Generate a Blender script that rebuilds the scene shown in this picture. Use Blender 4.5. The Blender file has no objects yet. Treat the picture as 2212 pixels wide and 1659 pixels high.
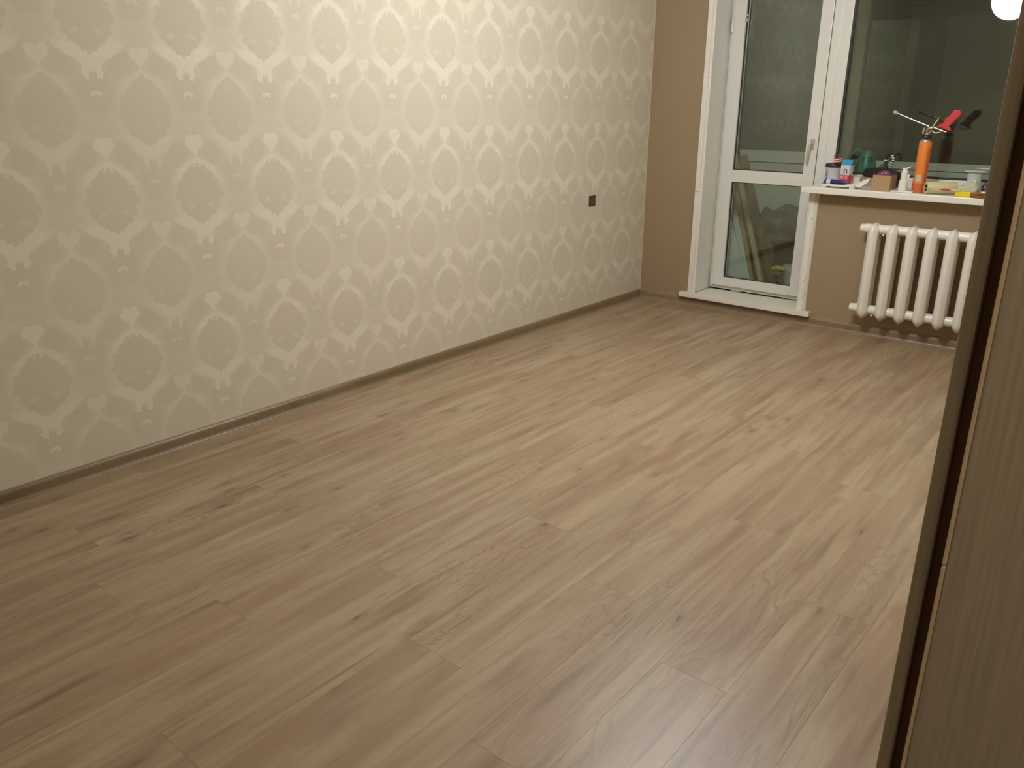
import bpy, bmesh, math, random
from mathutils import Vector, Matrix
random.seed(7)
SC = bpy.context.scene
COL = SC.collection

# ------------------------------------------------------------------ camera
cam = bpy.data.cameras.new('camera'); cam.lens = 1760.44 / 2212 * 36; cam.sensor_width = 36
cam.clip_start = 0.02; cam.clip_end = 200
camo = bpy.data.objects.new('camera', cam); COL.objects.link(camo)
Rr = Vector((0.76957906, 0.63854152, 0.00357738))
Rd = Vector((0.21287581, -0.25127096, -0.94421756))
Rf = Vector((-0.60202323, 0.72741159, -0.32930292))
camo.matrix_world = Matrix(((Rr.x, -Rd.x, -Rf.x, 3.12787), (Rr.y, -Rd.y, -Rf.y, -5.29858),
                            (Rr.z, -Rd.z, -Rf.z, 1.40410), (0, 0, 0, 1)))
SC.camera = camo
# ------------------------------------------------------------------ world (night) and exposure
wd = bpy.data.worlds.new('night'); SC.world = wd; wd.use_nodes = True
wd.node_tree.nodes['Background'].inputs[0].default_value = (0.010, 0.012, 0.013, 1)
wd.node_tree.nodes['Background'].inputs[1].default_value = 0.6
SC.view_settings.view_transform = 'Standard'; SC.view_settings.look = 'None'
SC.view_settings.exposure = 0.0; SC.view_settings.gamma = 1; SC.view_settings.use_curve_mapping = False
LAMP_POS = (1.65, -2.20, 2.16); LAMP_R = 0.14
LAMP_STRENGTH = 118.0
HALL_FILL_STRENGTH = 48.0; HALL_FILL_COL = (1.0, .96, .88)
LAMP_COL = (1.0, 1.04, 1.09)

# ------------------------------------------------------------------ node expression helper
class X:
    def __init__(s, nt, k): s.nt = nt; s.k = k
    def _b(s, op, o, swap=False, third=None):
        n = s.nt.nodes.new('ShaderNodeMath'); n.operation = op
        a, b = (o, s) if swap else (s, o)
        for i, v in enumerate((a, b, third)):
            if v is None: continue
            if isinstance(v, X): s.nt.links.new(v.k, n.inputs[i])
            else: n.inputs[i].default_value = v
        return X(s.nt, n.outputs[0])
    def __add__(s, o): return s._b('ADD', o)
    __radd__ = __add__
    def __sub__(s, o): return s._b('SUBTRACT', o)
    def __rsub__(s, o): return s._b('SUBTRACT', o, True)
    def __mul__(s, o): return s._b('MULTIPLY', o)
    __rmul__ = __mul__
    def __truediv__(s, o): return s._b('DIVIDE', o)
    def __pow__(s, o): return s._b('POWER', o)
    def fract(s): return s._b('FRACT', None)
    def floor(s): return s._b('FLOOR', None)
    def abs(s): return s._b('ABSOLUTE', None)
    def sqrt(s): return s._b('SQRT', None)
    def sin(s): return s._b('SINE', None)
    def exp(s): return s._b('EXPONENT', None)
    def atan2(s, o): return s._b('ARCTAN2', o)
    def min(s, o): return s._b('MINIMUM', o)
    def max(s, o): return s._b('MAXIMUM', o)
    def ss(s, a, b):                      # smoothstep a..b -> 0..1
        n = s.nt.nodes.new('ShaderNodeMapRange'); n.interpolation_type = 'SMOOTHSTEP'
        s.nt.links.new(s.k, n.inputs['Value'])
        lo, hi, t0, t1 = (a, b, 0, 1) if a < b else (b, a, 1, 0)
        n.inputs['From Min'].default_value = lo; n.inputs['From Max'].default_value = hi
        n.inputs['To Min'].default_value = t0; n.inputs['To Max'].default_value = t1
        return X(s.nt, n.outputs[0])

def sep(nt, sock):
    n = nt.nodes.new('ShaderNodeSeparateXYZ'); nt.links.new(sock, n.inputs[0])
    return [X(nt, o) for o in n.outputs]
def comb(nt, *v):
    n = nt.nodes.new('ShaderNodeCombineXYZ')
    for i, a in enumerate(v):
        if isinstance(a, X): nt.links.new(a.k, n.inputs[i])
        else: n.inputs[i].default_value = a
    return n.outputs[0]
def noise(nt, vec, scale, detail=2, rough=.5, dist=0.0, color=False):
    n = nt.nodes.new('ShaderNodeTexNoise'); nt.links.new(vec, n.inputs['Vector'])
    n.inputs['Scale'].default_value = scale; n.inputs['Detail'].default_value = detail
    n.inputs['Roughness'].default_value = rough; n.inputs['Distortion'].default_value = dist
    return n.outputs[1] if color else X(nt, n.outputs[0])
def mixc(nt, f, a, b):
    n = nt.nodes.new('ShaderNodeMix'); n.data_type = 'RGBA'
    if isinstance(f, X): nt.links.new(f.k, n.inputs[0])
    else: n.inputs[0].default_value = f
    for i, v in ((6, a), (7, b)):
        if isinstance(v, (tuple, list)): n.inputs[i].default_value = (*v, 1)
        else: nt.links.new(v, n.inputs[i])
    return n.outputs[2]
def newmat(name):
    m = bpy.data.materials.new(name); m.use_nodes = True
    nt = m.node_tree; return m, nt, nt.nodes['Principled BSDF']
def objco(nt):
    return nt.nodes.new('ShaderNodeTexCoord').outputs['Object']
def bump(nt, b, h, strength, dist=.001):
    n = nt.nodes.new('ShaderNodeBump'); nt.links.new(h.k, n.inputs['Height'])
    n.inputs['Strength'].default_value = strength; n.inputs['Distance'].default_value = dist
    nt.links.new(n.outputs[0], b.inputs['Normal'])
def srgb(r, g, b):
    f = lambda c: (c / 255 / 12.92) if c / 255 <= .04045 else ((c / 255 + .055) / 1.055) ** 2.4
    return (f(r), f(g), f(b))

def plain(name, col, rough=.5, metal=0, var=.06, scale=30, bmp=0, spec=.5, emis=None, alpha=1, trans=0, stretch=None):
    m, nt, b = newmat(name); co = objco(nt)
    if stretch:
        x, y, z = sep(nt, co); co = comb(nt, x * stretch[0], y * stretch[1], z * stretch[2])
    n = noise(nt, co, scale, 3)
    c = mixc(nt, n, tuple(v * (1 - var) for v in col), tuple(min(1, v * (1 + var)) for v in col))
    nt.links.new(c, b.inputs['Base Color'])
    b.inputs['Roughness'].default_value = rough; b.inputs['Metallic'].default_value = metal
    b.inputs['Specular IOR Level'].default_value = spec
    b.inputs['Transmission Weight'].default_value = trans; b.inputs['Alpha'].default_value = alpha
    if bmp: bump(nt, b, n, bmp)
    return m

# ------------------------------------------------------------------ mesh builder
class MB:
    def __init__(s): s.v = []; s.f = []; s.sm = []
    def add(s, vs, fs, smooth=False):
        o = len(s.v); s.v += [tuple(v) for v in vs]
        for f in fs: s.f.append(tuple(i + o for i in f)); s.sm.append(smooth)
        return s
    def box(s, x0, x1, y0, y1, z0, z1):
        vs = [(x, y, z) for z in (z0, z1) for y in (y0, y1) for x in (x0, x1)]
        return s.add(vs, [(0, 2, 3, 1), (4, 5, 7, 6), (0, 1, 5, 4), (2, 6, 7, 3), (0, 4, 6, 2), (1, 3, 7, 5)])
    def bbox(s, x0, x1, y0, y1, z0, z1, r=.003):
        # box with every edge chamfered
        bm = bmesh.new(); bmesh.ops.create_cube(bm, size=1)
        for v in bm.verts: v.co = (x0 + (v.co.x + .5) * (x1 - x0), y0 + (v.co.y + .5) * (y1 - y0), z0 + (v.co.z + .5) * (z1 - z0))
        bmesh.ops.bevel(bm, geom=bm.edges[:], offset=r, segments=2, profile=.6, affect='EDGES')
        bm.verts.index_update(); s.add([v.co[:] for v in bm.verts], [[v.index for v in f.verts] for f in bm.faces]); bm.free(); return s
    def lathe(s, prof, c=(0, 0, 0), axis='z', n=28, smooth=True, M=None):
        vs = []; fs = []; P2 = []; br = set()
        for i, q in enumerate(prof):        # sharp profile corners get their own ring so they shade crisply
            P2.append(q)
            if smooth and 0 < i < len(prof) - 1:
                a = Vector((q[0] - prof[i - 1][0], q[1] - prof[i - 1][1])); b = Vector((prof[i + 1][0] - q[0], prof[i + 1][1] - q[1]))
                if a.length > 1e-9 and b.length > 1e-9 and abs(a.angle(b)) > .75: br.add(len(P2) - 1); P2.append(q)
        prof = P2
        for r, h in prof:
            for k in range(n):
                a = 2 * math.pi * k / n; p = Vector((r * math.cos(a), r * math.sin(a), h))
                if axis == 'x': p = Vector((p.z, p.x, p.y))
                if axis == 'y': p = Vector((p.x, p.z, p.y))
                if M is not None: p = M @ p
                vs.append(p + Vector(c))
        for i in range(len(prof) - 1):
            if i in br: continue
            for k in range(n):
                a = i * n + k; b = i * n + (k + 1) % n; fs.append((a, b, b + n, a + n))
        s.add(vs, fs, smooth)
        return s
    def tube(s, pts, r, n=10, caps=True):
        pts = [Vector(p) for p in pts]; rs = r if isinstance(r, (list, tuple)) else [r] * len(pts)
        vs = []; fs = []; prev = None
        for i, p in enumerate(pts):
            t = (pts[min(i + 1, len(pts) - 1)] - pts[max(i - 1, 0)]).normalized()
            if prev is None:
                a = Vector((0, 0, 1)) if abs(t.z) < .9 else Vector((1, 0, 0)); u = t.cross(a).normalized()
            else: u = (prev - t * prev.dot(t)).normalized()
            prev = u; w = t.cross(u)
            for k in range(n):
                an = 2 * math.pi * k / n; vs.append(p + (u * math.cos(an) + w * math.sin(an)) * rs[i])
        for i in range(len(pts) - 1):
            for k in range(n):
                a = i * n + k; b = i * n + (k + 1) % n; fs.append((a, a + n, b + n, b))
        s.add(vs, fs, True)
        if caps: s.add(vs[:n], [tuple(range(n))]); s.add(vs[-n:], [tuple(reversed(range(n)))])
        return s
    def prism(s, poly, ax, a0, a1):
        # polygon in the two other axes, extruded along ax
        def P(u, v, w): return {'x': (w, u, v), 'y': (u, w, v), 'z': (u, v, w)}[ax]
        n = len(poly); vs = [P(u, v, a0) for u, v in poly] + [P(u, v, a1) for u, v in poly]
        fs = [tuple(range(n)), tuple(reversed(range(n, 2 * n)))] + [(i, i + n, (i + 1) % n + n, (i + 1) % n) for i in range(n)]
        return s.add(vs, fs)
    def sphere(s, c, r, sx=1, sy=1, sz=1, n=20):
        prof = [(max(1e-5, math.sin(math.pi * i / (n // 2))) * r, -math.cos(math.pi * i / (n // 2)) * r) for i in range(n // 2 + 1)]
        o = len(s.v); s.lathe(prof, n=n)
        for i in range(o, len(s.v)): v = s.v[i]; s.v[i] = (v[0] * sx + c[0], v[1] * sy + c[1], v[2] * sz + c[2])
        return s
    def mesh(s, name):
        me = bpy.data.meshes.new(name); me.from_pydata(s.v, [], s.f)
        me.polygons.foreach_set('use_smooth', s.sm)
        bm = bmesh.new(); bm.from_mesh(me); bmesh.ops.recalc_face_normals(bm, faces=bm.faces[:]); bm.to_mesh(me); bm.free()
        me.update(); return me
    def build(s, name, mat, parent=None, loc=None):
        me = s.mesh(name); me.materials.append(mat)
        o = bpy.data.objects.new(name, me); COL.objects.link(o)
        if parent is not None: o.parent = parent
        if loc: o.location = loc
        return o

def tag(o, label=None, cat=None, group=None, kind=None):
    if label: o['label'] = label
    if cat: o['category'] = cat
    if group: o['group'] = group
    if kind: o['kind'] = kind
    return o
def empty(name, loc=(0, 0, 0), label=None, cat=None, group=None, kind=None, rz=0):
    o = bpy.data.objects.new(name, None); COL.objects.link(o); o.location = loc; o.rotation_euler.z = rz
    o.empty_display_size = .05
    return tag(o, label, cat, group, kind)
def inst(me, name, parent, loc=(0, 0, 0)):
    o = bpy.data.objects.new(name, me); COL.objects.link(o); o.parent = parent; o.location = loc; return o
def shift(o, dx, dy, dz):                # move mesh data so parts can be written in world metres
    o.data.transform(Matrix.Translation((dx, dy, dz)))
def text_mesh(txt, size, name, mat, parent, fn, ext=0.0004):
    cu = bpy.data.curves.new(name, 'FONT'); cu.body = txt; cu.size = size; cu.align_x = 'CENTER'; cu.align_y = 'CENTER'; cu.extrude = ext
    cu.resolution_u = 3
    t = bpy.data.objects.new('tmp', cu); COL.objects.link(t)
    dg = bpy.context.evaluated_depsgraph_get(); dg.update()
    me = bpy.data.meshes.new_from_object(t.evaluated_get(dg)); bpy.data.objects.remove(t)
    for v in me.vertices: v.co = fn(v.co.x, v.co.y, v.co.z)
    me.name = name; me.materials.clear(); me.materials.append(mat)
    o = bpy.data.objects.new(name, me); COL.objects.link(o); o.parent = parent; return o

# ------------------------------------------------------------------ materials
def wallpaper():
    m, nt, b = newmat('damask_wallpaper')
    co = objco(nt); x, y, z = sep(nt, co)
    Wc, H = .3566, .6336
    def motif(uo, vo):
        u = ((y + .2985) / Wc + (.5 + uo)).fract() * Wc - Wc / 2     # metres from the column centre
        v = ((z - 1.2264) / H + (.5 + .30 + vo)).fract() * H - H * .80   # -0.8H .. +0.2H, 0 = heart
        return u.abs(), v
    darks = []; wts = []
    for uo, vo, gain in ((0, 0, 1.0), (.5, .5, .52)):
        u, v = motif(uo, vo)
        vec = comb(nt, u, v + vo * 3, 0.0)
        cn = noise(nt, vec, 26, 2, .6, color=True)
        n = nt.nodes.new('ShaderNodeSeparateColor'); nt.links.new(cn, n.inputs[0])
        du = (X(nt, n.outputs[0]) - .5) * .034; dv = (X(nt, n.outputs[1]) - .5) * .034
        uu = u + du; vv = v + dv
        def ell(cu, cv, ru, rv, scal=0.0, lob=9, soft=.06):
            a = (uu - cu) / ru; c = (vv - cv) / rv
            d = (a * a + c * c).sqrt()
            if scal: d = d + (a.atan2(c) * lob).sin() * scal
            return d.ss(1 + soft, 1 - soft)
        ang = (uu / .100).atan2((vv + .187) / .120)
        scal = (ang * 15).sin() * .05 + (noise(nt, vec, 48, 1) - .5) * .45
        dm = (uu / .100).abs() ** 1.45 + ((vv + .187) / .120).abs() ** 1.7 + scal          # 1 = rim of the medallion
        med = dm.ss(1.10, .92)
        tip = ell(0, -.077, .013, .018).max(ell(.022, -.096, .014, .013))
        # ribbon hugging the medallion: thin at the sides, fading outwards
        ring = dm.ss(1.80, 1.15) * (1 - med)
        neck = (0 - ((v + .085) / .050) ** 2.0).exp()
        low = (0 - ((v + .300) / .060) ** 2.0).exp()
        ring = ring * (neck * .72 + low * .50 + .18).min(1.0)
        # heavy V below the medallion
        vc = (uu * .52 + vv + .333).abs() if False else (vv + .333 - uu * .52).abs()
        th = (1 - uu / .175).max(0.0) * .033 + .004
        vee = (vc / th).ss(1.35, .55) * uu.ss(.168, .06) * (1 - med * vv.ss(-.315, -.305))
        spk = ell(.024, -.366, .012, .026)
        vee = vee.max(spk)
        # heart above the neck
        heart = ell(.016, .014, .021, .026).max(((uu * 1.1 + (0 - vv) * .62).ss(.034, .026)) * vv.ss(.018, .010) * vv.ss(-.050, -.038))
        cross = ell(0, -.056, .016, .016)
        house = ell(0, -.444, .019, .012) * (1 - ell(0, -.453, .008, .010))
        curls = ell(.040, -.535, .016, .020) * (1 - ell(.034, -.540, .008, .012))
        inner = ell(.042, -.235, .011, .011) * .35
        lg = ring.max(vee).max(heart).max(cross * .8).max(house * .9).max(curls * .55).max(inner) * (1 - tip)
        # darker fields: medallion, blob under the V, shoulder lobes
        blob = ell(0, -.440, .068, .085, .06, 12, .22); lobe = ell(.078, -.018, .044, .052, .06, 8, .2).max(ell(.040, -.050, .014, .015))
        vein = (noise(nt, vec, 60, 3, .6) - .5).abs().ss(.06, .0) * .5
        dk = med.max(blob).max(lobe).max(tip) * (1 - vein)
        darks.append(dk * (.75 + .25 * gain)); wts.append(lg * gain)
    dark = darks[0].max(darks[1])
    light = (wts[0].max(wts[1]) * 1.0 + .26 * (1 - dark)).min(1.0)
    fib = noise(nt, comb(nt, y * 1.0, z * 7, 0.0), 160, 2)          # fine horizontal thread
    blot = noise(nt, co, 4.5, 2)
    base = mixc(nt, blot, srgb(202, 190, 171), srgb(197, 190, 168))
    col = mixc(nt, light * 1.0, base, srgb(217, 209, 190))
    col = mixc(nt, fib * .14, col, srgb(150, 136, 110))
    nt.links.new(col, b.inputs['Base Color'])
    nt.links.new((.62 - light * .16).k, b.inputs['Roughness'])
    b.inputs['Specular IOR Level'].default_value = .35
    bump(nt, b, fib * .5 + light * .5, .25, .0006)
    return m

def taupe_wall():
    m, nt, b = newmat('taupe_wallpaper'); co = objco(nt)
    x, y, z = sep(nt, co)
    n = noise(nt, comb(nt, x, y, z * 2.5), 120, 3, .6); n2 = noise(nt, co, 3, 3)
    c = mixc(nt, n, srgb(146, 126, 98), srgb(164, 143, 113)); c = mixc(nt, n2 * .3, c, srgb(154, 128, 104))
    nt.links.new(c, b.inputs['Base Color']); b.inputs['Roughness'].default_value = .7
    b.inputs['Specular IOR Level'].default_value = .3
    bump(nt, b, n, .5, .0012); return m

def laminate(name='oak_laminate', dark=0.0, along='y', knots=True, tone=None, gain=1.0):
    m, nt, b = newmat(name); co = objco(nt)
    oi = nt.nodes.new('ShaderNodeObjectInfo'); rnd = X(nt, oi.outputs['Random'])
    x, y, z = sep(nt, co)
    if along == 'x': x, y = y, x
    if along == 'z': x, y = x + y, z
    sx = x + rnd * 37.0; sy = y + rnd * 91.0
    tone = tone or ((144, 119, 94), (170, 150, 123), (125, 100, 77))
    t0, t1, t2 = [tuple(c * gain for c in srgb(*t)) for t in tone]
    # broad streaks
    st = noise(nt, comb(nt, sx * 14, sy * 1.1, 0.0), 1.0, 4, .55, .6)
    c = mixc(nt, st.ss(.33, .67), t0, t1)
    st2 = noise(nt, comb(nt, sx * 30, sy * 1.6, 5.0), 1.0, 3, .6, .4)
    c = mixc(nt, st2.ss(.50, .76) * .85, c, t2)
    # cathedral figure
    fld = noise(nt, comb(nt, sx * 6.5, sy * 1.05, 2.0), 1.0, 2.5, .5, .6)
    ring = ((fld * 27).fract() - .5).abs().ss(.20, .0) * noise(nt, comb(nt, sx * 4, sy * 1.2, 9.0), 1.0, 1).ss(.48, .66)
    c = mixc(nt, ring * .50, c, tuple(v * .82 for v in t2))
    # pores
    pore = noise(nt, comb(nt, sx * 420, sy * 22, 0.0), 1.0, 2, .6)
    c = mixc(nt, pore.ss(.55, .75) * .45, c, tuple(v * .75 for v in t2))
    if knots:
        vo = nt.nodes.new('ShaderNodeTexVoronoi'); vo.inputs['Scale'].default_value = 1.0
        wob = (noise(nt, comb(nt, sx * 20, sy * 8, 0.0), 1.0, 2) - .5)
        nt.links.new(comb(nt, sx * 12.0 + wob * .45, sy * 4.6 + wob * .30, 0.0), vo.inputs['Vector'])
        d = X(nt, vo.outputs['Distance']); rc = sep(nt, vo.outputs['Color'])
        on = rc[0].ss(.42, .46)
        kn = d.ss(.13, .03) * on
        halo = d.ss(.38, .05) * on
        c = mixc(nt, halo * .58, c, t2)
        c = mixc(nt, kn * .85, c, srgb(92, 68, 48))
        # dark drawn-out streaks next to knots
        vs = nt.nodes.new('ShaderNodeTexVoronoi'); vs.inputs['Scale'].default_value = 1.0
        nt.links.new(comb(nt, sx * 15 + wob * .5, sy * 2.0, 3.0), vs.inputs['Vector'])
        ds = X(nt, vs.outputs['Distance']); rs = sep(nt, vs.outputs['Color'])
        c = mixc(nt, ds.ss(.42, .04) * rs[1].ss(.52, .60) * .62, c, srgb(110, 84, 62))
        hue = noise(nt, comb(nt, sx * 5, sy * 1.8, 7.0), 1.0, 2)
        c = mixc(nt, hue.ss(.50, .72) * .20, c, srgb(152, 114, 92)); c = mixc(nt, hue.ss(.48, .28) * .28, c, srgb(150, 138, 108))
    # every plank a little different
    pv = (rnd * 7.31).fract()
    c = mixc(nt, pv * .20, c, srgb(146, 114, 90)); c = mixc(nt, (rnd * 3.7).fract() * .18, c, srgb(166, 152, 124))
    if dark: c = mixc(nt, dark, c, srgb(96, 76, 52))
    nt.links.new(c, b.inputs['Base Color'])
    b.inputs['Roughness'].default_value = .42; b.inputs['Specular IOR Level'].default_value = .5
    nt.links.new((pore * .12 + .34).k, b.inputs['Roughness'])
    bump(nt, b, pore, .12, .0004)
    return m

def glass_mat():
    m = bpy.data.materials.new('window_glass'); m.use_nodes = True; nt = m.node_tree; nt.nodes.clear()
    out = nt.nodes.new('ShaderNodeOutputMaterial'); mix = nt.nodes.new('ShaderNodeMixShader')
    tr = nt.nodes.new('ShaderNodeBsdfTransparent'); gl = nt.nodes.new('ShaderNodeBsdfGlossy')
    tr.inputs[0].default_value = (.96, .985, .965, 1); gl.inputs['Roughness'].default_value = .012; gl.inputs[0].default_value = (.96, 1, .95, 1)
    lw = nt.nodes.new('ShaderNodeLayerWeight'); lw.inputs['Blend'].default_value = .5
    f = X(nt, lw.outputs['Facing']); sch = f ** 5.0 * .95 + .05
    sm = noise(nt, objco(nt), 2.5, 3)                       # faint smears
    sch = sch + sm.ss(.4, .75) * .012
    nt.links.new(sch.k, mix.inputs[0]); nt.links.new(tr.outputs[0], mix.inputs[1]); nt.links.new(gl.outputs[0], mix.inputs[2])
    nt.links.new(mix.outputs[0], out.inputs[0]); return m

WALLP = wallpaper(); TAUPE = taupe_wall(); OAK = laminate()
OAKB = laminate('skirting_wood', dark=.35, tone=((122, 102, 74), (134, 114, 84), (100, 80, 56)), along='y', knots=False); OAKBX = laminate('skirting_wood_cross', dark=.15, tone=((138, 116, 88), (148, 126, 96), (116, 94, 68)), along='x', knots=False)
TRIMEDGE = plain('skirting_edge', srgb(168, 148, 116), .5)
PVC = plain('white_pvc', srgb(220, 217, 208), .32, var=.02, scale=6)
PVC2 = plain('reveal_panel', srgb(220, 216, 206), .45, var=.03, scale=5)
SILLM = plain('white_sill_board', srgb(229, 224, 211), .35, var=.03, scale=8)
PAINTW = plain('white_painted_wood', srgb(230, 224, 212), .42, var=.04, scale=12, stretch=(1, 1, .15))
RADM = plain('radiator_enamel', srgb(232, 226, 214), .28, var=.03, scale=14, bmp=.15)
GASK = plain('black_gasket', srgb(52, 48, 42), .6)
GLASS = glass_mat()
CEIL = plain('ceiling_paint', srgb(225, 220, 208), .8)
SUB = plain('screed', srgb(70, 60, 50), .9)
METAL = plain('steel', srgb(190, 184, 172), .25, metal=1)
DARKM = plain('dark_metal', srgb(84, 74, 56), .4, metal=.7)
BLACKP = plain('black_plastic', srgb(30, 28, 28), .35)
DOORW = plain('door_veneer', srgb(150, 136, 116), .5, var=.30, scale=30, stretch=(9, 9, .25), bmp=.4)
EDGEHI = plain('edge_highlight', srgb(186, 162, 128), .5)
SEAL = plain('rubber_seal', srgb(92, 64, 44), .8, spec=.15)
CONC = plain('balcony_plaster', srgb(206, 212, 196), .85, var=.12, scale=5, bmp=.4)
BFLOOR = plain('balcony_concrete', srgb(90, 84, 74), .9, var=.2, scale=8)
BRICK = plain('outer_plaster', srgb(130, 128, 116), .9)
SCREW = plain('screw_head', srgb(62, 54, 44), .5, metal=.3)

# ------------------------------------------------------------------ room shell
XR, YB, ZC = 3.0, -5.5, 2.55
floor = MB().box(-.02, XR + 1.4, YB - .3, .02, -.05, -.0085).build('floor', SUB)
tag(floor, 'wood-look laminate floor of long knotty oak planks', 'floor', kind='structure')
PW, PL, TH = .192, 1.38, .0085
offs = [-1.21, -.62, -.20, -.98, -.31, -.79, -.12, -1.07, -.50, -1.26, -.70, -.05, -.90, -.38, -1.15, -.58]
cache = {}
def plank_mesh(w, l):
    k = (round(w, 3), round(l, 3))
    if k not in cache:
        c = .0003; g = .0001; mb = MB()
        x0, x1, y0, y1 = g, w - g, g, l - g
        vs = [(x0, y0, -TH), (x1, y0, -TH), (x1, y1, -TH), (x0, y1, -TH), (x0, y0, -c), (x1, y0, -c), (x1, y1, -c), (x0, y1, -c),
              (x0 + c, y0 + c, 0), (x1 - c, y0 + c, 0), (x1 - c, y1 - c, 0), (x0 + c, y1 - c, 0)]
        fs = [(0, 3, 2, 1), (8, 9, 10, 11)] + [(i, (i + 1) % 4, (i + 1) % 4 + 4, i + 4) for i in range(4)] + [(i + 4, (i + 1) % 4 + 4, (i + 1) % 4 + 8, i + 8) for i in range(4)]
        mb.add(vs, fs); me = mb.mesh('plank'); me.materials.append(OAK); cache[k] = me
    return cache[k]
xs = [.0015]; e = .555 - 2 * PW
while e < XR + .105: 
    if e > .03: xs.append(e)
    e += PW
xs.append(XR + .12)
for i in range(len(xs) - 1):
    y = -.006 + 0.0; first = True; o = offs[i % len(offs)]
    edges = [-.006]; yy = o
    while yy > YB + .05: edges.append(yy); yy -= PL
    edges.append(YB + .004)
    for a, b_ in zip(edges, edges[1:]):
        if a - b_ < .03: continue
        if xs[i] > XR - .05 : 
            a2, b2 = min(a, -4.545), max(b_, -5.33)
            if a2 - b2 < .05: continue
            a, b_ = a2, b2
        w = xs[i + 1] - xs[i]
        if xs[i] < XR < xs[i + 1] and not (a <= -4.5 and b_ >= -5.34): w = XR - .002 - xs[i]
        inst(plank_mesh(w, a - b_), 'plank', floor, (xs[i], b_, 0))

wl = MB().box(-.15, 0, YB, .0, -.05, ZC).build('wall_left', WALLP)
tag(wl, 'cream damask patterned wallpaper wall', 'wall', kind='structure')
tag(MB().box(-.0012, .0018, -.0035, .0, .055, ZC).build('trim_1', plain('torn_paper_edge', srgb(215, 196, 160), .8, var=.2, scale=80)),
    'pale raw paper edge down the corner of the wallpaper', 'trim', kind='structure')
# far wall with door and window opening
DX0, DX1, WX1, WZT, DZB = .452, 1.212, 2.55, 2.16, .09
fw = MB()
fw.box(-.15, DX0 - .004, 0, .38, -.05, ZC)
fw.box(DX1, XR + .1, 0, .38, -.05, .860)
fw.box(WX1, XR + .1, 0, .38, .860, ZC)
fw.box(DX0 - .004, WX1, 0, .38, WZT, ZC)
fw.box(DX0 - .004, DX1, 0, .38, -.05, .050)
tag(fw.build('wall_far', TAUPE), 'plain taupe textured wall around the balcony door and window', 'wall', kind='structure')
rw = MB()
rw.box(XR, XR + .1, -4.470, 0, -.05, ZC); rw.box(XR, XR + .1, YB, -5.335, -.05, ZC); rw.box(XR, XR + .1, -5.335, -4.470, 2.1, ZC)
tag(rw.build('wall_right', plain('cream_wall_2', srgb(196, 184, 160), .8)), 'taupe right wall holding the room doorway', 'wall', kind='structure')
tag(MB().box(-.15, XR + 1.4, YB - .15, YB, -.05, ZC).build('wall_back', plain('cream_wall', srgb(196, 184, 160), .8)), 'taupe wall behind the camera', 'wall', kind='structure')
tag(MB().box(-.15, XR + 1.4, YB - .15, .38, ZC, ZC + .1).build('ceiling', CEIL), 'white ceiling above the room', 'ceiling', kind='structure')
tag(MB().box(XR + 1.3, XR + 1.4, YB, -3.2, -.05, ZC).build('wall_corridor', CEIL), 'corridor wall opposite the doorway', 'wall', kind='structure')
tag(MB().box(XR + .1, XR + 1.3, -3.3, -3.2, -.05, ZC).build('wall_corridor_end', CEIL), 'end wall of the corridor', 'wall', kind='structure')

# skirting boards: profiled strip with a light top lip and a light foot lip
def skirting(name, horizontal, a0, a1, label, mat, n0=0.0):
    prof = [(0, .0), (.022, .0), (.0225, .004), (.020, .007), (.0165, .014), (.0155, .040), (.0135, .047), (.009, .0535), (.006, .056), (0, .056)]
    mb = MB(); n = len(prof); lip = MB(); foot = MB()
    if horizontal:   # runs along y on the left wall
        mb.add([(d, a0, z) for d, z in prof] + [(d, a1, z) for d, z in prof], [tuple(range(n)), tuple(range(2 * n - 1, n - 1, -1))] + [(i, (i + 1) % n, (i + 1) % n + n, i + n) for i in range(n)])
        lip.box(.0005, .0075, a0, a1, .0555, .0575); foot.box(.0215, .0245, a0, a1, .0, .0025)
    else:
        mb.add([(a0, -d, z) for d, z in prof] + [(a1, -d, z) for d, z in prof], [tuple(range(n)), tuple(range(2 * n - 1, n - 1, -1))] + [(i, (i + 1) % n, (i + 1) % n + n, i + n) for i in range(n)])
        lip.box(a0, a1, -.0075, -.0005, .0555, .0575); foot.box(a0, a1, -.0245, -.0215, .0, .0025)
    o = mb.build(name, mat); tag(o, label, 'skirting board', kind='structure')
    lip.build('top_lip', TRIMEDGE, o); foot.build('foot_lip', TRIMEDGE, o)
    return o
skirting('baseboard_left', True, YB + .002, -.026, 'wood-look skirting board along the patterned wall', OAKB)
skirting('baseboard_far', False, .002, XR - .002, 'wood-look skirting board under the balcony door and radiator', OAKBX)

# ------------------------------------------------------------------ balcony door (door_1), reveal, threshold, architraves
FY0, FY1 = .205, .268          # frame depth
door = empty('door_1', (0.8, .22, .1), 'white plastic balcony door with tall upper pane and short lower pane', 'door', kind='structure')
OX, OY, OZ = .8, .22, .1
def part(mb, name, mat, parent, org=(OX, OY, OZ)):
    o = mb.build(name, mat, parent); shift(o, -org[0], -org[1], -org[2]); return o
part(MB().bbox(.455, .487, .225, .285, .100, 2.15, .003).bbox(.487, 1.147, .225, .285, .100, .122, .003).bbox(.487, 1.147, .225, .285, 2.12, 2.15, .003), 'door_frame', PVC, door)
def sash_rails(mb, x0, x1, z0, z1, gx0, gx1, glz, y0, y1, r=.003):
    mb.bbox(x0, gx0, y0, y1, z0, z1, r); mb.bbox(gx1, x1, y0, y1, z0, z1, r)
    zs = [z0] + [q for g in glz for q in g] + [z1]
    for i in range(0, len(zs), 2): mb.bbox(gx0 - .001, gx1 + .001, y0, y1, zs[i], zs[i + 1], r)
S0, S1 = .200, .262
GX0, GX1 = .566, 1.066
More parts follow.
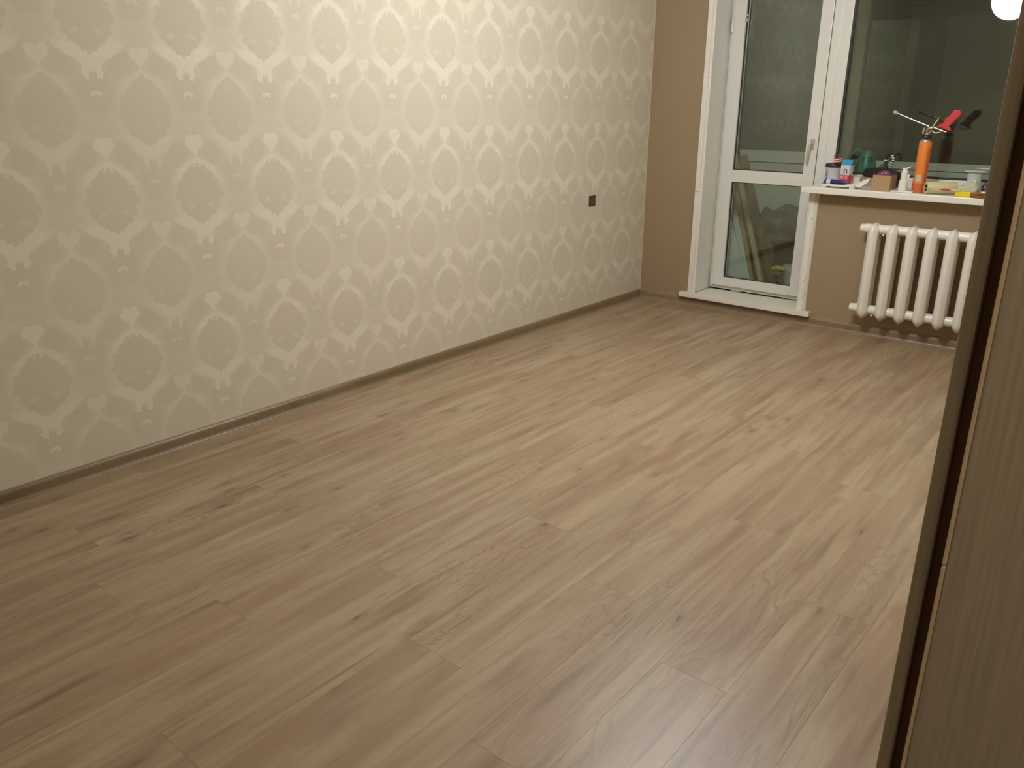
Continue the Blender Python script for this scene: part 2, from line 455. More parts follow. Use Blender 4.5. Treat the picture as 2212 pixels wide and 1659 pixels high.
sm = MB(); sash_rails(sm, .482, 1.142, .127, 2.13, GX0, GX1, [(.190, .866), (.948, 2.05)], S0, S1)
part(sm, 'sash', PVC, door)
def bead(mb, x0, x1, z0, z1, y0, y1, w=.006):
    mb.box(x0, x0 + w, y0, y1, z0, z1); mb.box(x1 - w, x1, y0, y1, z0, z1); mb.box(x0 + w, x1 - w, y0, y1, z0, z0 + w); mb.box(x0 + w, x1 - w, y0, y1, z1 - w, z1)
gm = MB(); bead(gm, GX0, GX1, .190, .866, S0 + .016, S0 + .03, .005); bead(gm, GX0, GX1, .948, 2.05, S0 + .016, S0 + .03, .005)
part(gm, 'gasket', GASK, door)
for (z0, z1) in ((.190, .866), (.948, 2.05)):
    part(MB().box(GX0, GX1, S0 + .024, S0 + .028, z0, z1), 'glass_pane', GLASS, door)
    part(MB().box(GX0, GX1, S0 + .044, S0 + .048, z0, z1), 'glass_pane', GLASS, door)
# handle
HND = plain('satin_handle', srgb(176, 172, 156), .3)
h = part(MB().bbox(1.094, 1.122, .192, .201, 1.105, 1.170, .003), 'handle', HND, door)
part(MB().tube([(1.108, .197, 1.140), (1.108, .165, 1.140), (1.107, .155, 1.134), (1.104, .153, 1.09), (1.100, .155, 1.045), (1.098, .158, 1.02)], [.008, .008, .009, .009, .008, .006]), 'lever', HND, h)
for zc in (.165, 1.88):
    part(MB().lathe([(.0001, -.045), (.007, -.045), (.007, -.012), (.0085, -.012), (.0085, .012), (.007, .012), (.007, .045), (.0001, .045)], (.480, .194, zc), n=14), 'hinge', PVC, door)
mt = part(MB().bbox(.569, .583, .188, .200, 1.895, 1.918, .002).bbox(.571, .581, .190, .200, 1.925, 1.945, .003).box(.573, .576, .193, .196, 1.80, 1.895), 'glass_clip', METAL, door)
# mullion between door and window belongs to window_1
win = empty('window_1', (1.9, .22, .9), 'large fixed white plastic window beside the balcony door', 'window', kind='structure')
WO = (1.9, .22, .9)
WGX0, WGX1, WGZ0, WGZ1 = 1.262, 2.46, .962, 2.06
wm = MB(); wm.bbox(1.147, 1.200, .202, .275, .092, 2.15, .003); wm.bbox(1.200, WGX0, .202, .275, .9005, 2.15, .003)
wm.bbox(WGX0, WGX1, .202, .275, .9005, WGZ0, .003); wm.bbox(WGX0, WGX1, .202, .275, WGZ1, 2.15, .003); wm.bbox(WGX1, 2.545, .202, .275, .9005, 2.15, .003)
part(wm, 'window_frame', PVC, win, WO)
gm = MB(); bead(gm, WGX0, WGX1, WGZ0, WGZ1, .208, .232, .012)
part(gm, 'gasket', GASK, win, WO)
part(MB().box(WGX0, WGX1, .226, .230, WGZ0, WGZ1), 'glass_pane', GLASS, win, WO)
part(MB().box(WGX0, WGX1, .246, .250, WGZ0, WGZ1), 'glass_pane', GLASS, win, WO)
# sill
sill = MB().bbox(1.19, 2.60, -.125, -.001, .861, .900, .006); sill.bbox(1.2125, 2.549, -.0012, .2015, .861, .8999, .002)
tag(sill.build('window_sill', SILLM), 'white window sill board crowded with tools above the radiator', 'window sill', kind='structure')

# reveal panels of the doorway
tag(MB().box(DX0 - .003, DX0 + .003, .0, .224, .093, 2.158).build('trim_2', PVC2), 'smooth pale left side panel of the balcony door recess', 'trim', kind='structure')
tag(MB().box(DX0, WX1, .0, .2, 2.152, 2.1585).build('trim_3', PVC2), 'pale top panel of the window recess', 'trim', kind='structure')
tag(MB().box(WX1 - .008, WX1 - .001, .0, .2, .9015, 2.15).build('trim_4', PVC2), 'pale right side panel of the window recess', 'trim', kind='structure')
# architraves: moulded strips with ridges and nail heads
def architrave(name, x0, x1, z0, z1, ridges, label, nails, wrap):
    w = x1 - x0
    prof = [(x0, 0), (x0, -.008)]
    for c, hw, d in ridges:
        prof += [(c - hw, -.010), (c - hw * .4, -.010 - d), (c + hw * .4, -.010 - d), (c + hw, -.010)]
    prof += [(x1, -.008), (x1, 0)]
    prof = [(a, b - .0005) for a, b in prof]
    mb = MB().prism(prof, 'z', z0, z1)
    o = mb.build(name, PAINTW); tag(o, label, 'trim', kind='structure')
    for (x, z) in nails:
        MB().lathe([(.0001, -.0022), (.0030, -.0020), (.0030, 0)], (x, -.0105, z), axis='y', n=10).build('nail_head', SCREW, o)
    return o
architrave('trim_5', .400, .4555, .0935, 2.2, [(.4055, .0035, .005), (.4175, .003, .003), (.444, .009, .006)], 'white moulded casing strip on the left side of the balcony door', [(.427, 1.549), (.424, .804), (.419, .215)], 1)
architrave('trim_6', 1.203, 1.268, .0935, .858, [(1.210, .006, .006), (1.247, .003, .007), (1.256, .003, .006), (1.264, .0025, .007)], 'white moulded casing strip under the sill at the right of the door', [(1.236, .69), (1.233, .288), (1.233, .169)], 1)
th = MB().bbox(.352, 1.305, -.050, -.0012, .060, .0925, .004); th.bbox(.457, 1.2105, -.002, .224, .0515, .0915, .002)
tag(th.build('trim_7', SILLM), 'white raised threshold board below the balcony door', 'threshold', kind='structure')

# ------------------------------------------------------------------ radiator
def radiator():
    x0, pit, zb, zt = 1.662, .108, .1313, .7152
    root = empty('radiator', (x0 + 3 * pit, -.10, zb), 'white cast iron column radiator mounted on the taupe wall under the sill', 'radiator')
    O = (x0 + 3 * pit, -.10, zb)
    # a section: diamond rib swept round a tall loop in the y-z plane
    yf, yb = -.172, -.040; R = .036
    sec = [(-.004, 0.0), (.004, .010), (.016, .024), (.028, .031), (.040, .030), (.050, .020), (.050, -.020), (.040, -.030), (.028, -.031), (.016, -.024), (.004, -.010)]  # (inward, x)
    path = []
    yc0, yc1 = yf + .052, yb - .052
    def arc(cy, cz, a0, a1, n=9):
        for i in range(n + 1):
            a = math.radians(a0 + (a1 - a0) * i / n); path.append((cy, cz, math.cos(a), math.sin(a)))
    rr = .054
    arc(yf + rr, zt - rr, 180, 90); arc(yb - rr, zt - rr, 90, 0); arc(yb - rr, zb + rr, 0, -90); arc(yf + rr, zb + rr, -90, -180)
    n = len(path); k = len(sec); vs = []; fs = []
    for cy, cz, ca, sa in path:
        for d, x in sec: vs.append((x, cy + ca * (rr - d), cz + sa * (rr - d)))
    for i in range(n):
        for j in range(k):
            fs.append((i * k + j, i * k + (j + 1) % k, ((i + 1) % n) * k + (j + 1) % k, ((i + 1) % n) * k + j))
    base = MB().add(vs, fs, True)
    # hubs top and bottom
    for zc in (zt - .036, zb + .056):
        base.lathe([(.0001, -.0539), (.0285, -.0539), (.0285, .0539), (.0001, .0539)], (0, (yf + yb) / 2, zc), axis='x', n=24)
    me = base.mesh('section'); me.materials.append(RADM)
    me.transform(Matrix.Translation((0, -O[1], -O[2])))
    for i in range(7):
        inst(me, 'section', root, (x0 + pit * i - O[0], 0, 0))
    for zc in (zt - .036, zb + .056):
        part(MB().lathe([(.0001, 0), (.020, 0), (.024, .004), (.025, .012), (.025, .034), (.0001, .034)], (x0 - .085, (yf + yb) / 2, zc), axis='x', n=20), 'end_plug', RADM, root, O)
        for xx in (x0 + pit * .5, x0 + pit * 5.5):
            part(MB().bbox(xx - .006, xx + .006, -.125, -.001, zc - .036, zc - .027, .002), 'wall_bracket', RADM, root, O)
    part(MB().tube([(x0 + .040, -.15, zt - .075), (x0 + .040, -.15, zt - .092)], [.006, .004]), 'air_valve', METAL, root, O)
    part(MB().tube([(x0 + pit * 6 + .05, -.106, zt - .036), (x0 + pit * 6 + .25, -.106, zt - .036), (x0 + pit * 6 + .29, -.106, zt - .02), (x0 + pit * 6 + .29, -.106, ZC)], .012, 12), 'supply_pipe', RADM, root, O)
    part(MB().tube([(x0 + pit * 6 + .05, -.106, zb + .056), (x0 + pit * 6 + .31, -.106, zb + .056), (x0 + pit * 6 + .34, -.106, zb + .02), (x0 + pit * 6 + .34, -.106, .0)], .012, 12), 'return_pipe', RADM, root, O)
radiator()

# ------------------------------------------------------------------ uncovered socket on the left wall
so = empty('wall_socket', (0, -.689, .768), 'bare brown wall socket insert without cover in the patterned wallpaper', 'socket')
SO = (0, -.689, .768)
SKB = plain('socket_back', srgb(78, 66, 46), .7, var=.25, scale=90)
part(MB().bbox(.0003, .004, -.727, -.651, .733, .803, .001), 'mounting_plate', SKB, so, SO)
for zc, l in ((.785, .034), (.775, .040), (.765, .038), (.755, .036)):
    part(MB().tube([(.006, -.689 - l / 2, zc - .001), (.009, -.689, zc), (.006, -.689 + l / 2, zc + .001)], .0022, 8), 'contact_strip', METAL, so, SO)
for yy, zz in ((-.712, .792), (-.664, .796), (-.712, .744), (-.666, .742)):
    part(MB().lathe([(.0001, .0085), (.004, .008), (.004, .003)], (0, yy, zz), axis='x', n=10), 'screw', BLACKP, so, SO)

# ------------------------------------------------------------------ ceiling lamp (seen in the window reflection)
lm = bpy.data.materials.new('lamp_glow'); lm.use_nodes = True; nt = lm.node_tree; nt.nodes.clear()
em = nt.nodes.new('ShaderNodeEmission'); ou = nt.nodes.new('ShaderNodeOutputMaterial'); nt.links.new(em.outputs[0], ou.inputs[0])
em.inputs[0].default_value = (*LAMP_COL, 1); em.inputs[1].default_value = LAMP_STRENGTH
la = empty('ceiling_lamp', LAMP_POS, 'glowing white globe lamp reflected in the window glass', 'lamp')
MB().sphere((0, 0, 0), LAMP_R, n=28).build('globe', lm, la)
MB().lathe([(.0001, LAMP_R * .95), (.045, LAMP_R * .95), (.045, LAMP_R + .02), (.012, LAMP_R + .04), (.012, ZC - LAMP_POS[2] - .03), (.06, ZC - LAMP_POS[2] - .025), (.06, ZC - LAMP_POS[2] - .001), (.0001, ZC - LAMP_POS[2] - .001)], n=20).build('holder', PVC, la)

l2 = bpy.data.materials.new('hall_fill_glow'); l2.use_nodes = True; nt = l2.node_tree; nt.nodes.clear()  # added out-of-view corridor fill light that lifts the dark door jamb
em = nt.nodes.new('ShaderNodeEmission'); ou = nt.nodes.new('ShaderNodeOutputMaterial'); nt.links.new(em.outputs[0], ou.inputs[0])
em.inputs[0].default_value = (*HALL_FILL_COL, 1); em.inputs[1].default_value = HALL_FILL_STRENGTH
hl = empty('hall_fill', (3.75, -5.15, 2.33), 'unseen fill globe added on the corridor ceiling to brighten the door frame', 'lamp')
MB().sphere((0, 0, 0), .09, n=20).build('globe', l2, hl)
MB().lathe([(.0001, .085), (.05, .085), (.05, .110), (.07, .120), (.07, .219), (.0001, .219)], n=20).build('base', PVC, hl)

# ------------------------------------------------------------------ doorway jamb close to the camera (door_2)
dj = empty('door_2', (3.05, -4.5, 0), 'dark taupe wood-grain door frame close up along the right edge', 'door', kind='structure')
DO = (3.05, -4.5, 0)
part(MB().bbox(2.986, 2.9995, -4.500, -4.425, .0005, 2.16, .003), 'casing', DOORW, dj, DO)
part(MB().box(3.0, 3.019, -4.490, -4.4705, .0005, 2.1), 'seal', SEAL, dj, DO)
part(MB().bbox(3.0195, 3.150, -4.540, -4.4705, .0005, 2.1, .0015), 'jamb_board', DOORW, dj, DO)
for z0, z1 in ((.0005, 1.0000), (1.0022, 2.1)):
    part(MB().bbox(3.0160, 3.0195, -4.5425, -4.528, z0, z1, .0010), 'highlight_strip', EDGEHI, dj, DO)  # pale strip puts the highlight of the jamb corner into colour

# ------------------------------------------------------------------ balcony behind the glass
BY = 1.32
tag(MB().box(-.10, 3.2, .38, BY + .12, -.13, -.03).build('floor_balcony', BFLOOR), 'grey concrete balcony floor', 'floor', kind='structure')
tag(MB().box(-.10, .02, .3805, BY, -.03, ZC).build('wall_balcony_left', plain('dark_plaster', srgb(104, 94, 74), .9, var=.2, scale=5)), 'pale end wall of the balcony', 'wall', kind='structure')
tag(MB().box(3.1, 3.2, .3805, BY, -.03, ZC).build('wall_balcony_right', CONC), 'pale far end wall of the balcony', 'wall', kind='structure')
tag(MB().box(.02, 3.1, BY, BY + .12, -.03, .86).build('wall_balcony_front', CONC), 'low pale parapet wall of the balcony', 'wall', kind='structure')
tag(MB().box(-.10, 3.2, .3805, BY + .12, ZC, ZC + .1).build('ceiling_balcony', CEIL), 'balcony ceiling', 'ceiling', kind='structure')
w2 = empty('window_2', (1.5, BY, .86), 'white outer balcony glazing seen faintly through the panes', 'window', kind='structure')
W2 = (1.5, BY, .86)
mb = MB(); mb.bbox(.02, 3.1, BY - .03, BY + .06, .8605, .925, .004); mb.bbox(.02, 3.1, BY - .03, BY + .06, 2.35, 2.42, .004)
for x0, x1 in ((.895, 1.005), (2.0, 2.08), (3.02, 3.095)): mb.bbox(x0, x1, BY - .028, BY + .058, .926, 2.35, .004)
mb.bbox(.021, .06, BY - .028, BY + .058, .926, 2.35, .004)
part(mb, 'outer_frame', PVC, w2, W2)
mb = MB(); mb.bbox(.061, .894, BY - .015, BY + .045, .935, 1.024, .004); mb.bbox(1.006, 1.999, BY - .012, BY + .045, .930, .984, .004)
part(mb, 'outer_sash', PVC, w2, W2)
for x0, x1, z0 in ((.061, .894, 1.024), (1.006, 1.999, .984), (2.081, 3.019, .926)):
    part(MB().box(x0, x1, BY + .01, BY + .014, z0, 2.35), 'glass_pane', GLASS, w2, W2)

PLK = [plain('raw_board', srgb(196, 160, 98), .7, var=.14, scale=6, stretch=(12, 12, .8), bmp=.2),
       plain('brown_board', srgb(132, 100, 62), .7, var=.14, scale=6, stretch=(12, 12, .8), bmp=.2),
       plain('pale_board', srgb(206, 184, 140), .7, var=.12, scale=6, stretch=(12, 12, .8), bmp=.2)]
def leaning(name, p0, p1, w, t, mat, label, cat, group=None, yaw=0.0):
    p0 = Vector(p0); p1 = Vector(p1); L = (p1 - p0).length; zax = (p1 - p0).normalized()
    yax = Vector((math.sin(yaw), math.cos(yaw), 0)); xax = yax.cross(zax).normalized(); yax = zax.cross(xax)
    o = MB().bbox(-w / 2, w / 2, -t / 2, t / 2, 0, L, .002).build(name, mat)
    o.matrix_world = Matrix(((xax.x, yax.x, zax.x, p0.x), (xax.y, yax.y, zax.y, p0.y), (xax.z, yax.z, zax.z, p0.z), (0, 0, 0, 1)))
    return tag(o, label, cat, group)
G1 = 'boards leaning on the balcony'
leaning('wooden_board', (.535, .84, -.028), (.185, .90, 1.06), .050, .022, PLK[0], 'yellowish board leaning behind the lower door pane, leftmost of the bundle', 'board', G1)
leaning('wooden_board', (.590, .88, -.028), (.225, .94, 1.09), .050, .022, PLK[1], 'brown board in the middle of the leaning bundle on the balcony', 'board', G1, .2)
leaning('wooden_board', (.632, .82, -.028), (.255, .88, 1.03), .036, .020, PLK[2], 'pale narrow board on the right front of the leaning bundle', 'board', G1, -.1)
leaning('wooden_board', (.685, .90, -.028), (.300, .96, 1.00), .045, .020, PLK[1], 'dark brown board, rightmost of the leaning bundle on the balcony', 'board', G1, .1)
WPAN = plain('white_panel', srgb(238, 242, 236), .5, var=.06, scale=5)
leaning('white_plank', (.490, .70, -.02), (.235, .74, .62), .135, .008, WPAN, 'wide white plank leaning behind the lower left of the door glass', 'plank', 'white planks on the balcony', -.25)
leaning('white_plank', (.545, .76, -.028), (.330, .80, .60), .045, .012, WPAN, 'narrow white plank leaning between the wide plank and the boards', 'plank', 'white planks on the balcony')
# cloudy plastic film heaped against the parapet
FILM = plain('cloudy_film', srgb(128, 126, 106), .7, var=.35, scale=11, bmp=.8)
mb = MB(); NX, NZ = 30, 26; vs = []; fs = []
for j in range(NZ + 1):
    for i in range(NX + 1):
        a, c = i / NX, j / NZ
        x = .34 + a * .85; top = .42 + .22 * math.sin(2.2 * a + .4) + .05 * math.sin(9 * a); top += .03 * math.sin(17 * a + 1) + .02 * math.sin(29 * a); z = -.02 + c * top
        bul = .06 * (1 - c) ** .7 + .025 * math.sin(11 * a + 5 * c) * math.sin(7 * c + 2 * a) + .018 * math.sin(23 * a - 9 * c) + .014 * math.sin(31 * c + 13 * a) + .010 * math.sin(41 * a + 17 * c) + random.uniform(-.006, .006)
        vs.append((x, BY - .045 - bul - .03, z))
for j in range(NZ):
    for i in range(NX): q = j * (NX + 1) + i; fs.append((q, q + 1, q + NX + 2, q + NX + 1))
o = MB().add(vs, fs, True).build('plastic_film', FILM); o.modifiers.new('solid', 'SOLIDIFY').thickness = .003
tag(o, 'cloudy grey plastic film heaped on the balcony behind the lower door pane', 'plastic film')
# dark crate, yellow gloves, bucket
DB = plain('dark_crate', srgb(62, 52, 40), .8, var=.2, scale=12)
cr = MB()
CR = (.80, 1.02, -.03)
o = empty('crate', CR, 'dark brown wooden crate beside the white bucket on the balcony', 'crate')
part(MB().bbox(.62, .98, .96, 1.07, -.0295, .33, .004), 'box', DB, o, CR)
part(MB().bbox(.605, .995, .95, 1.08, .3305, .355, .003), 'lid', DB, o, CR)
YEL = plain('yellow_cloth', srgb(214, 190, 52), .7, var=.15, scale=40, bmp=.5)
o = empty('stool', (.765, .74, -.03), 'low brown wooden stand carrying yellow gloves on the balcony', 'stand')
LS = (.765, .74, -.03); BR = plain('stand_wood', srgb(142, 108, 76), .7, var=.1, scale=10)
part(MB().bbox(.725, .800, .70, .80, .150, .175, .003), 'top', BR, o, LS)
for xx in (.730, .785):
    for yy in (.71, .785): part(MB().box(xx, xx + .010, yy, yy + .010, -.0295, .1505), 'leg', BR, o, LS)
g = empty('work_gloves', (.762, .75, .1755), 'crumpled yellow work gloves beside the white bucket', 'gloves')
mb = MB(); mb.sphere((-.005, 0, .022), .022, 1.9, 1.4, .95); mb.sphere((-.035, -.01, .018), .014, 1.5, 1, 1); mb.build('palm', YEL, g)
for k in range(4): MB().tube([(.015 + .004 * k, -.03 + .018 * k, .025), (.038, -.034 + .018 * k, .026 + .004 * (k % 2)), (.052, -.036 + .018 * k, .016)], [.009, .0085, .007], 8).build('finger', YEL, g)
BUC = plain('bucket_plastic', srgb(226, 230, 220), .35, var=.03, scale=6)
bk = empty('bucket', (.912, .74, -.03), 'white plastic bucket with lid at the lower right of the door glass', 'bucket')
MB().lathe([(.0001, 0), (.085, 0), (.100, .23), (.104, .235), (.104, .252), (.0985, .252), (.084, .01), (.0001, .01)], n=36).build('body', BUC, bk)
MB().lathe([(.106, .242), (.1075, .262), (.095, .266), (.0001, .268)], n=36).build('lid', BUC, bk)
MB().tube([(-.104, 0, .22), (-.112, -.02, .12), (-.085, -.075, .06), (-.02, -.115, .035), (.06, -.095, .05), (.104, -.03, .12), (.106, 0, .22)], .0022, 6).build('handle', METAL, bk)
# ledge outside the window and the watering can on it
ledge = MB().bbox(1.25, 2.5, .3805, .54, .905, .925, .003).box(1.25, 2.5, .3805, .40, .80, .905)
tag(ledge.build('outer_ledge', PVC), 'white outer ledge below the window on the balcony side', 'ledge', kind='structure')
GRN = plain('green_plastic', srgb(58, 116, 98), .35, var=.08, scale=9)
wc = empty('watering_can', (1.385, .455, .925), 'green plastic watering can standing behind the window pane', 'watering can')
MB().lathe([(.0001, 0), (.060, 0), (.064, .01), (.063, .075), (.050, .125), (.036, .165), (.030, .178), (.028, .178), (.034, .163), (.0001, .03)], n=28).build('body', GRN, wc)
MB().tube([(.050, 0, .035), (.085, 0, .062), (.125, 0, .105), (.180, 0, .170)], [.018, .013, .009, .007], 12).build('spout', GRN, wc)
MB().tube([(-.030, 0, .168), (-.065, 0, .178), (-.105, 0, .150), (-.112, 0, .105), (-.090, 0, .065), (-.060, 0, .045)], [.010, .010, .010, .010, .010, .011], 12).build('handle', GRN, wc)

# ------------------------------------------------------------------ things on the window sill (top at z = 0.900)
ZS = .9003
def vec(*a): return Vector(a)
WHT = plain('white_plastic', srgb(226, 222, 212), .35, var=.03, scale=12)
CANW = plain('can_label_white', srgb(196, 192, 196), .4, var=.04, scale=10)
DKRED = plain('dark_maroon', srgb(58, 34, 42), .35); INK = plain('dark_ink', srgb(46, 42, 50), .6); REDI = plain('red_ink', srgb(196, 84, 92), .6)
# paint can
cc = (1.305, .085, ZS)
can = empty('paint_can', cc, 'white tin with dark lid and dark lettering at the left end of the sill', 'can')
MB().lathe([(.0001, 0), (.050, 0), (.0515, .002), (.050, .006), (.050, .108), (.0515, .111)], n=36).build('body', CANW, can)
MB().lathe([(.0520, .110), (.0530, .112), (.0530, .128), (.051, .131), (.048, .127), (.0001, .127)], n=36).build('lid', DKRED, can)
def oncyl(r, a0, zc, rot=True):
    def f(x, y, z):
        if rot: x, y = y, -x       # text runs downwards
        a = a0 + x / r; return Vector(((r + .0006 + z) * math.cos(a), (r + .0006 + z) * math.sin(a), zc + y))
    return f
aV = math.radians(-100)
text_mesh('LABIHI', .026, 'lettering', INK, can, oncyl(.050, aV - .42, .058))
MB().lathe([(.0508, .006), (.0508, .020)], n=36).build('bottom_band', WHT, can)
o_ = MB(); r = .0504
for (a, z0, z1) in ((-.06, .012, .052), (.04, .010, .045)):
    aa = [aV + a + t * .03 for t in range(3)]
    o_.add([(r * math.cos(q), r * math.sin(q), z) for z in (z0, z1) for q in aa], [(0, 1, 4, 3), (1, 2, 5, 4)])
o_.build('red_print', REDI, can)
# sachet: upright blue, white and red pack
BLU = plain('blue_print', srgb(54, 146, 184), .35, var=.08, scale=30); SWH = plain('sachet_white', srgb(198, 204, 206), .35)
SRD = plain('sachet_red', srgb(206, 70, 84), .4, var=.08, scale=40)
pc = (1.398, .045, ZS)
pk = empty('glue_pack', pc, 'upright blue white and red pack standing behind the blue tube', 'pack', rz=math.radians(-12))
def slab(name, x0b, x1b, x0t, x1t, z0, z1, tb, tt, mat):
    vs = [(x0b, -tb, z0), (x1b, -tb, z0), (x1b, tb, z0), (x0b, tb, z0), (x0t, -tt, z1), (x1t, -tt, z1), (x1t, tt, z1), (x0t, tt, z1)]
    return MB().add(vs, [(0, 1, 2, 3), (4, 5, 6, 7), (0, 1, 5, 4), (1, 2, 6, 5), (2, 3, 7, 6), (3, 0, 4, 7)]).build(name, mat, pk)
slab('base', -.026, .026, -.028, .028, 0, .018, .016, .018, SWH)
slab('red_part', -.028, .028, -.030, .030, .0182, .070, .018, .020, SRD)
slab('white_part', -.030, .030, -.032, .032, .0702, .128, .020, .016, SWH)
slab('blue_top', -.032, .032, -.036, .036, .1282, .160, .016, .003, BLU)
text_mesh('ECK', .026, 'lettering', WHT, pk, lambda x, y, z: Vector((x, -.0205 - z, .056 + y)))
text_mesh('n', .060, 'emblem', INK, pk, lambda x, y, z: Vector((x + .004, -.0208 - z, .096 + y)))
# striped packet lying across the can top
sp = empty('striped_packet', (1.315, .085, ZS + .1315), 'small red and white striped packet on top of the tin', 'packet', rz=math.radians(8))
RED = plain('bright_red', srgb(188, 40, 38), .4, var=.05, scale=20)
mb = MB()
for k in range(5):
    z0 = .006 * k; MB().add([(-.022, -.008, z0), (.030, -.008, z0 + .010), (.030, .010, z0 + .010), (-.022, .010, z0), (-.021, -.008, z0 + .0058), (.031, -.008, z0 + .0158), (.031, .010, z0 + .0158), (-.021, .010, z0 + .0058)],
        [(0, 1, 2, 3), (4, 5, 6, 7), (0, 1, 5, 4), (1, 2, 6, 5), (2, 3, 7, 6), (3, 0, 4, 7)]).build('stripe', (RED, WHT)[k % 2], sp)
MB().tube([(-.012, 0, .02), (-.018, 0, .055)], .0022, 6).build('stick', METAL, sp)
MB().tube([(.012, 0, .03), (.006, 0, .058)], .003, 6).build('clip', BLU, sp)
# white folded card
wb = empty('white_carton', (1.432, .120, ZS), 'small white carton between the pack and the black dustpan', 'carton', rz=math.radians(-8))
MB().bbox(-.034, .034, -.012, .012, 0, .058, .001).build('box', WHT, wb)
MB().bbox(-.034, .034, -.0125, -.0122, .056, .0592, .0001).build('flap', CANW, wb)
gb = empty('grey_carton', (1.490, .145, ZS), 'low grey-beige carton between the white carton and the cardboard box', 'carton', rz=math.radians(-8))
MB().bbox(-.030, .075, -.012, .02, 0, .052, .001).build('box', plain('grey_card', srgb(150, 140, 116), .8), gb)
MB().bbox(-.031, .076, -.013, .021, .0523, .0555, .0008).build('lid', plain('grey_card_lid', srgb(134, 124, 102), .8), gb)
# white plastic tray with handle
tr = empty('plastic_tray', (1.42, -.068, ZS), 'shallow white plastic tray with raised handle at the left front of the sill', 'tray', rz=math.radians(-2))
mb = MB(); X0, X1, Y0, Y1 = -.120, .085, -.040, .045
mb.bbox(X0, X1, Y0, Y1, .010, .014, .001); mb.bbox(X0, X1, Y0, Y0 + .004, .012, .022, .001); mb.bbox(X0, X1, Y1 - .004, Y1, .012, .022, .001); mb.bbox(X0, X0 + .004, Y0, Y1, .012, .022, .001); mb.bbox(X1 - .004, X1, Y0, Y1, .012, .022, .001)
mb.build('tray_body', WHT, tr)
for xx in (-.115, .055): MB().bbox(xx, xx + .030, -.036, .040, 0, .0105, .002).build('foot', WHT, tr)
MB().prism([(.083, .010), (.110, .012), (.150, .040), (.165, .062), (.150, .066), (.120, .050), (.095, .034), (.083, .022)], 'y', -.018, .016).build('handle', WHT, tr)
bt = empty('blue_tube', (1.382, -.062, ZS + .0318), 'dark blue paint tube with white label lying on the white tray', 'tube', rz=math.radians(-4))
NVY = plain('navy_print', srgb(38, 38, 96), .35, var=.15, scale=60); 
MB().lathe([(.0001, -.068), (.0165, -.068), (.0172, -.064), (.0172, -.030), (.0155, .010), (.011, .045), (.0035, .072), (.0001, .072)], axis='x', n=22).build('body', NVY, bt)
MB().lathe([(.0178, -.060), (.0178, -.034)], axis='x', n=22).build('label_band', plain('tube_label', srgb(198, 202, 220), .4, var=.35, scale=90), bt)
MB().lathe([(.0001, -.0745), (.0125, -.0745), (.013, -.0685), (.0001, -.0682)], axis='x', n=16).build('cap', BLACKP, bt)
pn = MB().tube([(-.05, 0, .004), (0, .004, .005), (.05, 0, .004)], [.0035, .0045, .0015], 8)
o = pn.build('paint_stirrer', WHT); o.location = (1.487, -.045, ZS + .0150); o.rotation_euler.z = .3; tag(o, 'thin white plastic stirrer on the tray near its handle', 'stirrer')
# black dustpan with striped loop handle
dp = empty('dustpan', (1.590, .165, ZS), 'black plastic dustpan behind the cardboard box with loop handle upright', 'dustpan', rz=math.radians(-3))
mb = MB(); mb.prism([(-.128, .060), (-.122, .098), (-.112, .104), (-.03, .112), (.0, .112), (.045, .106), (.110, .086), (.118, .078), (.112, .062)], 'y', -.012, .016)
mb.prism([(-.128, .0), (.112, .0), (.112, .064), (-.128, .064)], 'y', .012, .017)
mb.build('pan', BLACKP, dp)
pts = []
for k in range(17):
    a = math.radians(-60 + 300 * k / 16); pts.append((.018 + .022 * math.cos(a) * 1.0, .002, .160 + .036 * math.sin(a)))
MB().tube([(.0, .002, .105), (.006, .002, .130)] , [.014, .010], 10).build('neck', BLACKP, dp)
MB().tube(pts, .0065, 10).build('loop_handle', BLACKP, dp)
for k in (0, 1, 2, 3, 4, 11): 
    a = math.radians(-45 + 24 * k if k < 11 else 180); p = Vector((.018 + .022 * math.cos(a), .002, .160 + .036 * math.sin(a)))
    MB().bbox(-.0065, .0065, -.0078, .0050, -.0032, .0032, .001).build('white_stripe', WHT, dp, p)
# cardboard box with lilac packet
CARD = plain('cardboard', srgb(168, 138, 100), .8, var=.06, scale=40); CARDD = plain('cardboard_inside', srgb(140, 104, 68), .85)
cb = empty('cardboard_box', (1.655, -.045, ZS), 'small open brown cardboard box in the middle of the sill', 'box', rz=math.radians(-4))
L, D, Hh, t = .052, .050, .090, .0016
MB().box(-L, L, -D, D, 0, t).build('bottom', CARD, cb)
MB().box(-L, L, -D, -D + t, t, Hh).build('front_wall', CARD, cb); MB().box(-L, L, D - t, D, t, Hh).build('rear_wall', CARD, cb)
MB().box(-L, -L + t, -D + t, D - t, t, Hh).build('side_wall', CARD, cb); MB().box(L - t, L, -D + t, D - t, t, Hh).build('side_wall', CARD, cb)
MB().prism([(-D + .01, Hh), (D - .004, Hh), (D - .012, Hh + .010), (-D + .02, Hh + .003)], 'x', L - t, L).build('side_flap', CARDD, cb)
PUR = plain('lilac_print', srgb(128, 74, 104), .35, var=.35, scale=70)
lp = empty('lilac_packet', (1.650, -.040, ZS + .002), 'glossy dark lilac packet sticking out of the cardboard box', 'packet')
MB().prism([(-.040, .0), (.034, .0), (.036, .090), (.020, .106), (-.006, .112), (-.030, .104), (-.042, .090)], 'y', -.012, .022).build('pouch', PUR, lp)
for xx, zz in ((-.012, .094), (.008, .098)): MB().sphere((xx, -.0125, zz), .006, 1, .3, .8, 12).build('print_spot', plain('pale_lilac', srgb(190, 150, 176), .4), lp)
